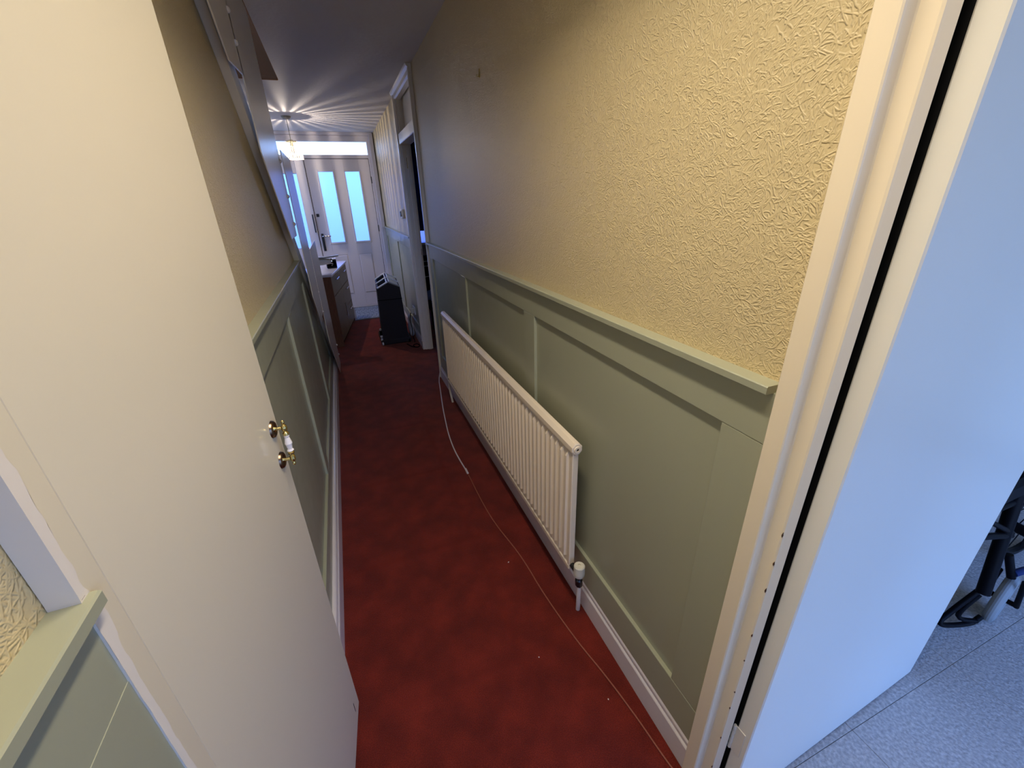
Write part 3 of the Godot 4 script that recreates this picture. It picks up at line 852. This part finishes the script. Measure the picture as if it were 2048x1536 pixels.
# ---------------------------------------------------------------- things by the front door
func furniture() -> void:
	# sideboard: local +x runs along its front away from the camera, +z is its front
	var d := V(0.17, 0, -1.15).normalized()
	var t := thing("sideboard", "dark wooden sideboard with a pale top and chrome bar handles", "sideboard", V(-0.17, 0, -4.95), atan2(-d.z, d.x))
	# rotation about y by that angle sends +x to d; the front (+z) then faces the hall
	var Ln := 1.16
	var dp := 0.36
	var H := 0.785
	bx("end_panel", V(0, 0.0, -dp), V(0.022, H, 0), 0.002, M.dark_wood, t)
	bx("end_panel", V(Ln - 0.022, 0.0, -dp), V(Ln, H, 0), 0.002, M.dark_wood, t)
	bx("back_panel", V(0.022, 0.04, -dp), V(Ln - 0.022, H, -dp + 0.01), 0, M.dark_wood, t)
	bx("plinth", V(0.022, 0.0, -dp + 0.02), V(Ln - 0.022, 0.05, -0.03), 0, M.black_deep, t)
	bx("bottom_shelf", V(0.022, 0.05, -dp + 0.01), V(Ln - 0.022, 0.068, -0.02), 0, M.dark_wood, t)
	bx("top", V(-0.012, H, -dp - 0.005), V(Ln + 0.012, H + 0.024, 0.015), 0.003, M.white_top, t)
	var fronts := [["door", 0.026, 0.56, 0.055, 0.565], ["drawer", 0.026, 0.56, 0.575, 0.775], ["drawer", 0.57, Ln - 0.026, 0.575, 0.775], ["drawer", 0.57, Ln - 0.026, 0.315, 0.565], ["drawer", 0.57, Ln - 0.026, 0.055, 0.305]]
	for q in fronts:
		var o := bx(q[0], V(q[1], q[3], -0.02), V(q[2], q[4], 0.0), 0.002, M.wood_front, t)
		var h := MB.new()
		var xm: float = (q[1] + q[2]) / 2
		var ym: float = q[4] - 0.05 if q[0] == "drawer" else 0.30
		if q[0] == "drawer":
			h.bar(V(xm - 0.085, ym, 0.022), V(xm + 0.085, ym, 0.022), 0.0065)
			for s in [-0.07, 0.07]:
				h.bar(V(xm + s, ym, 0.0), V(xm + s, ym, 0.022), 0.005)
		else:
			h.bar(V(0.50, 0.24, 0.022), V(0.50, 0.40, 0.022), 0.0065)
			for s in [0.255, 0.385]:
				h.bar(V(0.50, s, 0.0), V(0.50, s, 0.022), 0.005)
		obj("handle", h, M.chrome, o)
	# things on the sideboard (local frame reused through the sideboard's transform)
	var X: Transform3D = t.transform
	var ytop := H + 0.024
	var g := thing("hair_dryer", "pale grey pistol-shaped gadget standing on its handle on the sideboard", "gadget", X * V(0.10, ytop, -0.09), 0.05)
	var mb := MB.new()
	mb.lathe([P(0.0, -0.105), P(0.032, -0.10), P(0.036, -0.04), P(0.036, 0.02), P(0.030, 0.07), P(0.026, 0.105), P(0.0, 0.105)], V(0, 0.125, 0), V(1, 0, 0), 24)
	obj("barrel", mb, M.lamp_white, g)
	mb = MB.new()
	mb.lathe([P(0.0, 0.0), P(0.024, 0.002), P(0.024, 0.02), P(0.019, 0.06), P(0.018, 0.10)], V(-0.035, 0.0, 0), V(0, 1, 0), 18)
	obj("handle", mb, M.ivory_plastic, g)
	mb = MB.new()
	mb.lathe([P(0.027, 0.0), P(0.029, 0.004), P(0.029, 0.014), P(0.026, 0.016)], V(0.103, 0.125, 0), V(1, 0, 0), 20)
	obj("nozzle", mb, M.chrome, g)
	var clk := thing("digital_clock", "small black clock with a white top edge on the sideboard", "clock", X * V(0.54, ytop, -0.06), 0.12)
	bx("case", V(-0.055, 0.0, -0.04), V(0.055, 0.095, 0.03), 0.005, M.black_plastic, clk)
	bx("top_edge", V(-0.057, 0.095, -0.042), V(0.057, 0.106, 0.032), 0.003, M.silver_trim, clk)
	bx("display", V(-0.045, 0.015, 0.03), V(0.045, 0.08, 0.032), 0.0006, M.black_deep, clk)
	mb = MB.new()
	for q in [[-0.012, 0.062], [0.002, 0.045], [-0.006, 0.03]]:
		mb.box(V(q[0], q[1], 0.032), V(q[0] + 0.016, q[1] + 0.006, 0.0328))
	obj("digits", mb, M.grey_trim, clk)
	tag(bx("note_pad", X * V(0.40, ytop, -0.22) - V(0.06, 0, 0.10), X * V(0.40, ytop, -0.22) + V(0.05, 0.006, 0.10), 0.001, M.pale_blue), "pale blue notepad lying before the clock on the sideboard", "notepad")
	mb = MB.new()
	var tr := []
	for k in 13:
		var s := -0.17 + k * 0.34 / 12
		tr.append(P(s, 0.10 * s * s * 4.0 * 0.35 + (0.008 if k > 7 else 0.0) * (k - 7) / 5.0))
	for k in range(12, -1, -1):
		tr.append(tr[k] + P(0, 0.012))
	mb.prism("z", tr, -0.045, 0.045, 0.002)
	var pd := tag(obj("paddle", mb, M.grey_trim), "slim curved grey paddle lying across the gadget on the sideboard", "paddle")
	pd.position = X * V(0.10, ytop + 0.163, -0.09) + V(0.02, 0, 0)
	# tall black appliance with a gabled, slatted top
	var a := thing("portable_heater", "tall black floor unit with a peaked top and white-edged openings", "appliance", V(0.395, 0, -4.80))
	var body := MB.new()
	var f0 := [V(-0.142, 0.055, 0), V(0.146, 0.055, 0), V(0.122, 0.640, 0), V(0.0, 0.700, 0), V(-0.122, 0.640, 0)]
	var f1 := [V(-0.128, 0.055, -0.40), V(0.152, 0.055, -0.40), V(0.135, 0.675, -0.40), V(0.012, 0.742, -0.40), V(-0.105, 0.675, -0.40)]
	body.flat(f0, V(0, 0, 1))
	body.flat(f1, V(0, 0, -1))
	for k in 5:
		var k2 := (k + 1) % 5
		var outn: Vector3 = (f0[k] + f0[k2]) / 2 - V(0, 0.35, 0)
		body.flat([f0[k], f0[k2], f1[k2], f1[k]], V(outn.x, outn.y, 0))
	obj("body", body, M.black_plastic, a)
	bx("base", V(-0.163, 0.0, -0.42), V(0.177, 0.06, 0.012), 0.012, M.black_plastic, a)
	bx("groove", V(-0.134, 0.508, -0.001), V(0.132, 0.514, 0.0015), 0, M.black_deep, a)
	for side in [-1, 1]:
		# edge bars of the openings lie on each roof slope
		var e0: Vector3 = f0[4] if side < 0 else f0[2]
		var e1: Vector3 = f1[4] if side < 0 else f1[2]
		var up := V(side * 0.44, 0.9, 0).normalized()
		var P2 := func(u: float, v: float, h: float) -> Vector3:      # u: eave to ridge, v: front to back
			var lo: Vector3 = e0.lerp(e1, v)
			var hi: Vector3 = f0[3].lerp(f1[3], v)
			return lo.lerp(hi, u) + up * h
		for v in [0.015, 0.50, 0.985]:
			var b := MB.new()
			b.tube([P2.call(0.02, v, 0.002), P2.call(0.99, v, 0.002)], 0.0095, 8)
			obj("edge_bar", b, M.silver_trim if side < 0 or v > 0.4 else M.grey_trim, a)
		for v in [[0.07, 0.45], [0.55, 0.93]]:
			var op := MB.new()
			op.flat([P2.call(0.12, v[0], 0.003), P2.call(0.86, v[0], 0.003), P2.call(0.86, v[1], 0.003), P2.call(0.12, v[1], 0.003)], up)
			obj("opening", op, M.black_deep if side < 0 else M.grey_trim, a)
			op = MB.new()
			op.tube([P2.call(0.9, v[0], 0.004), P2.call(0.9, v[1], 0.004)], 0.005, 8)
			obj("edge_bar", op, M.silver_trim, a)
	for q in [[0.18, "grey"], [0.10, "white"], [0.06, "white"]]:
		var k := MB.new()
		k.blob(V(-0.152, q[0], -0.02), V(0.013, 0.016, 0.016), 8)
		obj("knob", k, M.silver_trim if q[1] == "white" else M.grey_trim, a)
	bx("switch_block", V(-0.165, 0.115, -0.06), V(-0.14, 0.16, -0.005), 0.004, M.black_deep, a)
	for s in [-0.148, 0.150]:
		var w := MB.new()
		w.lathe([P(0, -0.009), P(0.018, -0.008), P(0.02, 0), P(0.018, 0.008), P(0, 0.009)], V(s, 0.02, 0.005), V(1, 0, 0), 16)
		obj("castor", w, M.silver_trim if s < 0 else M.black_deep, a)
	# bag and wires between appliance and wall
	mb = MB.new()
	for q in [[0, 0.09, 0, 0.032, 0.09, 0.06], [0.006, 0.19, -0.03, 0.026, 0.06, 0.05], [0.0, 0.05, 0.06, 0.03, 0.05, 0.04], [0.004, 0.05, -0.07, 0.028, 0.05, 0.05]]:
		mb.blob(V(q[0], q[1], q[2]), V(q[3], q[4], q[5]), 9)
	var bag := tag(obj("plastic_bag", mb, M.bag_white), "crumpled white plastic bag between the black appliance and the wall", "bag")
	bag.position = V(0.612, 0.0, -5.07)
	var sk := thing("wall_socket", "white double wall socket low on the green panelling by the far doorway", "socket", V(0.663, 0.335, -4.93))
	bx("face_plate", V(-0.010, -0.043, -0.072), V(0.001, 0.043, 0.072), 0.003, M.lamp_white, sk)
	var plug := thing("plug", "pale plug with a dark lead pushed into the low wall socket", "plug", V(0.653, 0.335, -4.90))
	bx("body", V(-0.040, -0.03, -0.022), V(-0.001, 0.03, 0.022), 0.006, M.ivory_plastic, plug)
	mb = MB.new()
	mb.tube(curve([V(-0.04, -0.02, 0), V(-0.06, -0.10, 0.01), V(-0.05, -0.2, 0.02), V(-0.055, -0.29, 0.05), V(-0.05, -0.325, 0.10), V(-0.06, -0.328, 0.16)]), 0.0045, 8)
	obj("lead", mb, M.black_deep, plug)
	mb = MB.new()
	mb.tube(curve([V(0.50, 0.008, -4.70), V(0.545, 0.008, -4.58), V(0.60, 0.008, -4.54), V(0.625, 0.008, -4.60), V(0.60, 0.008, -4.66), V(0.56, 0.008, -4.62), V(0.57, 0.008, -4.55)]), 0.005, 8)
	tag(obj("appliance_cable", mb, M.black_deep), "looped dark cable behind the black appliance near the doorway", "cable")

func curve(pts: Array) -> Array:
	var c := Curve3D.new()
	c.bake_interval = 0.02
	for i in pts.size():
		var tg: Vector3 = (pts[mini(i + 1, pts.size() - 1)] - pts[maxi(i - 1, 0)]) / 5.0
		c.add_point(pts[i], -tg, tg)
	return Array(c.get_baked_points())

# ---------------------------------------------------------------- the room behind the far doorway
func side_room() -> void:
	var t := thing("trim_9", "white frame of the far doorway with a boarded panel over it", "door frame", Vector3.ZERO, 0.0, "", "structure")
	# near side
	pr("architrave", "y", [P(0.672, -3.58), P(0.645, -3.58), P(0.641, -3.584), P(0.641, -3.605), P(0.65, -3.612), P(0.65, -3.635), P(0.672, -3.64)], 0.0, CEIL, 0, M.gloss_white, t)
	# far side, with a plinth at its foot
	pr("architrave", "y", [P(0.672, -4.50), P(0.645, -4.50), P(0.641, -4.496), P(0.641, -4.470), P(0.65, -4.463), P(0.65, -4.445), P(0.672, -4.44)], 0.0, CEIL, 0, M.gloss_white, t)
	bx("plinth_block", V(0.638, 0, -4.505), V(0.676, 0.09, -4.437), 0.003, M.gloss_white, t)
	bx("jamb", V(0.664, 0, -4.455), V(0.748, CEIL, -4.43), 0.002, M.gloss_white, t)
	bx("jamb", V(0.664, 0, -3.64), V(0.748, CEIL, -3.615), 0.002, M.gloss_white, t)
	bx("door_stop", V(0.70, 0, -4.435), V(0.735, 1.99, -4.42), 0.002, M.gloss_white, t)
	bx("head_rail", V(0.650, 1.975, -4.455), V(0.750, 2.06, -3.615), 0.004, M.gloss_white, t)
	bx("over_panel", V(0.715, 2.06, -4.455), V(0.735, CEIL, -3.615), 0, M.gloss_white, t)
	pr("cornice", "z", [P(0.70, CEIL), P(0.625, CEIL), P(0.63, CEIL - 0.012), P(0.645, CEIL - 0.025), P(0.648, CEIL - 0.05), P(0.66, CEIL - 0.06), P(0.70, CEIL - 0.06)], -4.52, -3.575, 0, M.gloss_white, t)
	bx("strike_plate", V(0.715, 1.0, -4.432), V(0.740, 1.06, -4.427), 0.001, M.steel_dark, t)
	bx("hinge_leaf", V(0.695, 1.78, -4.431), V(0.715, 1.87, -4.424), 0.001, M.brass, t)
	tag(bx("floor_002", V(0.70, -0.1, -7.05), V(3.6, 0.0, -2.4), 0, M.carpet), "carpet of the dim room behind the far doorway", "floor", "", "structure")
	tag(bx("wall_side_room", V(0.746, 0, -2.4), V(3.7, CEIL, -2.3), 0, M.plain_wall), "near wall of the dim side room", "wall", "", "structure")
	tag(bx("wall_side_room_001", V(3.6, 0, -7.05), V(3.7, CEIL, -2.4), 0, M.plain_wall), "far wall of the dim side room", "wall", "", "structure")
	var w := MB.new()
	w.box(V(0.746, 0, -7.05), V(3.6, 0.90, -6.95))
	w.box(V(0.746, 2.1, -7.05), V(3.6, CEIL, -6.95))
	w.box(V(0.746, 0.9, -7.05), V(0.90, 2.1, -6.95))
	w.box(V(2.7, 0.9, -7.05), V(3.6, 2.1, -6.95))
	tag(obj("wall_side_room_002", w, M.plain_wall), "window wall of the dim side room", "wall", "", "structure")
	tag(bx("window_7", V(1.86, 0.90, -7.01), V(2.7, 2.1, -7.004), 0, M.clear_glass), "uncovered half of the side room window", "window", "", "structure")
	tag(bx("window_3", V(0.90, 0.90, -7.01), V(1.86, 2.1, -7.004), 0, M.blue_glass), "window glass glimpsed below a navy curtain in the side room", "window", "", "structure")
	tag(bx("window_sill", V(0.80, 0.875, -6.98), V(2.8, 0.91, -6.82), 0.005, M.gloss_white), "white window sill glimpsed through the far doorway", "sill", "", "structure")
	var cu := MB.new()
	for k in 14:
		var x := 0.80 + k * 0.075
		cu.prism("y", [P(x, -6.86), P(x + 0.02, -6.83), P(x + 0.055, -6.83), P(x + 0.075, -6.86), P(x + 0.055, -6.85), P(x + 0.02, -6.85)], 1.08, 2.3)
	tag(obj("curtain", cu, M.navy), "dark navy curtain glimpsed through the far doorway", "curtain")
	var rl := MB.new()
	rl.bar(V(0.78, 2.31, -6.85), V(1.98, 2.31, -6.85), 0.012)
	for x in [0.80, 1.40, 1.96]:
		rl.bar(V(x, 2.31, -6.951), V(x, 2.31, -6.85), 0.008)
	tag(obj("curtain_rail", rl, M.grey_trim), "rail over the side room window carrying the navy curtain", "curtain rail")
	var ch := thing("armchair", "dark chair with thin pale rails glimpsed through the far doorway", "chair", V(0.98, 0, -5.6))
	bx("back", V(-0.09, 0.30, -0.06), V(0.45, 0.86, 0.02), 0.02, M.black_deep, ch)
	bx("seat", V(-0.09, 0.22, -0.05), V(0.45, 0.32, 0.45), 0.03, M.black_deep, ch)
	for q in [[0.79, 0.0], [0.73, 0.0], [0.62, 0.03]]:
		var mb := MB.new()
		mb.bar(V(-0.08, q[0] - q[1], 0.028), V(0.44, q[0] + q[1], 0.028), 0.006)
		obj("rail", mb, M.grey_trim, ch)
	for q in [[-0.06, -0.03], [0.42, -0.03], [-0.06, 0.42], [0.42, 0.42]]:
		bx("leg", V(q[0] - 0.02, 0, q[1] - 0.02), V(q[0] + 0.02, 0.24, q[1] + 0.02), 0.003, M.black_deep, ch)
	var cu2 := MB.new()
	cu2.blob(V(0, 0.075, 0), V(0.19, 0.075, 0.17), 12)
	var cs := tag(obj("cushion", cu2, M.pale_blue), "pale blue cushion on the dark chair in the side room", "cushion")
	cs.position = V(1.04, 0.325, -5.33)

# ---------------------------------------------------------------- kitchen at the right
func kitchen() -> void:
	var fl := thing("floor_003", "grey mottled vinyl tile floor of the kitchen at the lower right", "floor", Vector3.ZERO, 0.0, "", "structure")
	bx("floor_base", V(0.70, -0.1, -2.3), V(3.7, -0.001, 1.7), 0, M.vinyl_joint, fl)
	bx("floor_base", V(-0.4, -0.1, 0.75), V(0.70, -0.001, 1.7), 0, M.vinyl_tile, fl)
	for i in 5:
		for j in 7:
			var x := 0.672 + i * 0.51
			var z := -1.34 + j * 0.51
			bx("tile", V(maxf(x, 0.70) + 0.0007, -0.003, z + 0.0007), V(x + 0.5093, 0.0015, z + 0.5093), 0.0006, M.vinyl_tile, fl)
	tag(bx("wall_kitchen", V(3.7, 0, -2.3), V(3.8, CEIL, 1.7), 0, M.plain_wall), "kitchen wall facing the hallway doorway", "wall", "", "structure")
	tag(bx("wall_kitchen_001", V(-0.385, 0, 0.75), V(-0.30, CEIL, 1.6), 0, M.plain_wall), "kitchen wall behind the viewer", "wall", "", "structure")
	var w := MB.new()
	w.box(V(-0.4, 0, 1.6), V(3.8, 0.12, 1.7))
	w.box(V(-0.4, 2.2, 1.6), V(3.8, CEIL, 1.7))
	w.box(V(-0.4, 0.12, 1.6), V(0.15, 2.2, 1.7))
	w.box(V(3.5, 0.12, 1.6), V(3.8, 2.2, 1.7))
	tag(obj("wall_kitchen_002", w, M.plain_wall), "kitchen window wall behind the viewer", "wall", "", "structure")
	tag(bx("window_4", V(0.15, 0.12, 1.65), V(3.5, 2.2, 1.656), 0, M.clear_glass), "wide glazed kitchen back door behind the viewer", "window", "", "structure")
	# front corner of a wheelchair showing past the door
	var t := thing("wheelchair", "black wheelchair frame with a grey castor showing past the open kitchen door", "wheelchair", V(1.95, 0, -0.40))
	var mb := MB.new()
	mb.lathe([P(0.012, -0.016), P(0.062, -0.010), P(0.072, -0.0155), P(0.084, -0.0165), P(0.094, -0.0125), P(0.0995, -0.006), P(0.101, 0.0), P(0.0995, 0.006), P(0.094, 0.0125), P(0.084, 0.0165), P(0.072, 0.0155), P(0.062, 0.010), P(0.012, 0.016)], V(0.085, 0.101, 0.03), V(0.15, 0, 1), 32)
	obj("castor_tyre", mb, M.tyre_grey, t)
	mb = MB.new()
	mb.bar(V(0.078, 0.101, -0.015), V(0.092, 0.101, 0.075), 0.009)
	for s in [-0.01, 0.07]:
		mb.bar(V(0.085, 0.10, s), V(0.06, 0.225, 0.03 + (s - 0.03) * 0.8), 0.008)
	mb.bar(V(0.06, 0.215, 0.03), V(0.05, 0.30, 0.0), 0.012)
	obj("castor_fork", mb, M.frame_black, t)
	mb = MB.new()
	mb.bar(V(-0.075, 0.19, 0.02), V(0.03, 0.72, -0.07), 0.019, 16)
	mb.bar(V(0.03, 0.72, -0.07), V(0.5, 0.72, -0.12), 0.016)
	obj("front_tube", mb, M.frame_black, t)
	mb = MB.new()
	mb.bar(V(-0.23, 0.47, -0.02), V(0.0, 0.40, -0.01), 0.011)
	mb.bar(V(-0.20, 0.525, -0.03), V(0.0, 0.41, -0.01), 0.009)
	mb.bar(V(-0.26, 0.555, -0.03), V(0.02, 0.52, -0.04), 0.012)
	mb.box(V(-0.26, 0.56, -0.06), V(0.05, 0.64, -0.02), 0.015)
	obj("cross_brace", mb, M.frame_black, t)
	mb = MB.new()
	mb.tube(curve([V(-0.05, 0.20, 0.01), V(-0.13, 0.09, -0.01), V(-0.17, 0.045, -0.01), V(-0.05, 0.02, 0.02), V(0.0, 0.045, 0.03)]), 0.009, 10)
	mb.tube(curve([V(-0.05, 0.16, 0.01), V(-0.09, 0.06, 0.0), V(-0.02, 0.03, 0.03)]), 0.008, 10)
	obj("foot_loop", mb, M.frame_black, t)
	mb = MB.new()
	mb.tube([V(0.06, 0.235, 0.03), V(0.10, 0.245, 0.04), V(0.13, 0.22, 0.045)], 0.012, 10)
	obj("brake_lever", mb, M.navy, t)
	mb = MB.new()
	mb.bar(V(0.25, 0.30, 0.02), V(0.25, 0.30, -0.10), 0.02)
	mb.lathe([P(0.285, -0.012), P(0.30, -0.012), P(0.305, 0.0), P(0.30, 0.012), P(0.285, 0.012), P(0.28, 0.0), P(0.285, -0.012)], V(0.62, 0.303, -0.10), V(0, 0, 1), 40)
	for k in 12:
		mb.bar(V(0.62, 0.303, -0.10), V(0.62 + 0.285 * cos(TAU * k / 12), 0.303 + 0.285 * sin(TAU * k / 12), -0.10), 0.002, 6)
	obj("rear_wheel", mb, M.frame_black, t)

# ---------------------------------------------------------------- small things
func small_things() -> void:
	var L := thing("ceiling_lamp", "white strip lamp on the hall ceiling, above the viewer", "lamp", V(0.20, CEIL, -0.55))
	var mb := MB.new()
	mb.box(V(-0.045, -0.05, -0.49), V(0.045, 0.0, 0.49), 0.006)
	obj("body", mb, M.lamp_white, L)
	mb = MB.new()
	mb.box(V(-0.035, -0.066, -0.45), V(0.035, -0.05, 0.45), 0.005)
	obj("diffuser", mb, M.lamp_glow, L)
	for e in [[-0.074, -0.070, -0.50, 0.50], [0.070, 0.074, -0.50, 0.50], [-0.074, 0.074, -0.504, -0.50], [-0.074, 0.074, 0.50, 0.504]]:
		bx("glare_skirt", V(e[0], -0.158, e[2]), V(e[1], -0.045, e[3]), 0.001, M.grey_trim, L)
	bx("skirt_frame", V(-0.074, -0.050, -0.504), V(0.074, -0.044, 0.504), 0.001, M.grey_trim, L)
	# cables on the carpet
	mb = MB.new()
	mb.tube(curve([V(0.655, 0.02, -3.66), V(0.615, 0.004, -3.52), V(0.584, 0.004, -3.343), V(0.50, 0.004, -2.80), V(0.457, 0.004, -2.381), V(0.465, 0.004, -2.044)]), 0.0042, 8)
	tag(obj("white_cable", mb, M.cable_white), "thin white cable trailing over the red carpet from the far doorway", "cable")
	mb = MB.new()
	mb.tube(curve([V(0.465, 0.003, -2.044), V(0.472, 0.003, -1.641), V(0.514, 0.003, -1.335), V(0.529, 0.003, -1.1), V(0.553, 0.003, -0.893), V(0.582, 0.003, -0.737), V(0.602, 0.003, -0.598), V(0.618, 0.003, -0.447), V(0.645, 0.003, -0.30)]), 0.0026, 8)
	tag(obj("brown_cord", mb, M.cable_brown), "fine brown cord lying on the carpet beside the radiator", "cord")
	mb = MB.new()
	mb.box(V(-0.006, 0, -0.03), V(0.006, 0.009, 0.03), 0.003)
	var j := tag(obj("cable_joint", mb, M.cable_white), "small white joint where the white cable meets the brown cord", "connector")
	j.position = V(0.465, 0, -2.06)
	# wall hook, switch
	var hk := thing("picture_hook", "small brass picture hook high on the embossed right wall", "hook", V(0.668, 1.985, -2.045))
	bx("plate", V(-0.003, -0.016, -0.004), V(0.001, 0.016, 0.004), 0.001, M.brass, hk)
	mb = MB.new()
	mb.tube([V(-0.002, 0.0, 0), V(-0.005, -0.012, 0), V(-0.012, -0.012, 0), V(-0.012, -0.004, 0)], 0.002, 8)
	obj("hook", mb, M.brass, hk)
	var sw := thing("thermostat", "small white wall thermostat with a dark dial beyond the far doorway", "thermostat", V(0.668, 1.38, -4.84))
	bx("case", V(-0.028, -0.045, -0.06), V(0.001, 0.045, 0.045), 0.006, M.lamp_white, sw)
	mb = MB.new()
	mb.lathe([P(0, 0.014), P(0.024, 0.013), P(0.028, 0.0)], V(-0.028, 0, -0.005), V(-1, 0, 0), 20)
	obj("dial", mb, M.grey_trim, sw)
	# flecks of lint on the carpet
	var where := [["white", V(0.452, 0.002, -1.32)], ["white", V(0.551, 0.002, -0.67)], ["pale", V(0.40, 0.002, -0.88)]]
	var names := ["white fleck of lint on the carpet beside the radiator's middle", "tiny white fleck of lint near the lower end of the skirting board", "pale fleck of lint in the middle of the near carpet"]
	for k in 3:
		mb = MB.new()
		mb.blob(Vector3.ZERO, V(0.004, 0.0025, 0.0025) if k == 0 else V(0.0025, 0.002, 0.002), 6)
		var o := tag(obj("lint_fleck", mb, M.filler), names[k], "lint", "lint flecks on the red carpet")
		o.position = where[k][1]
		o.rotation.y = k * 0.9 + 0.5
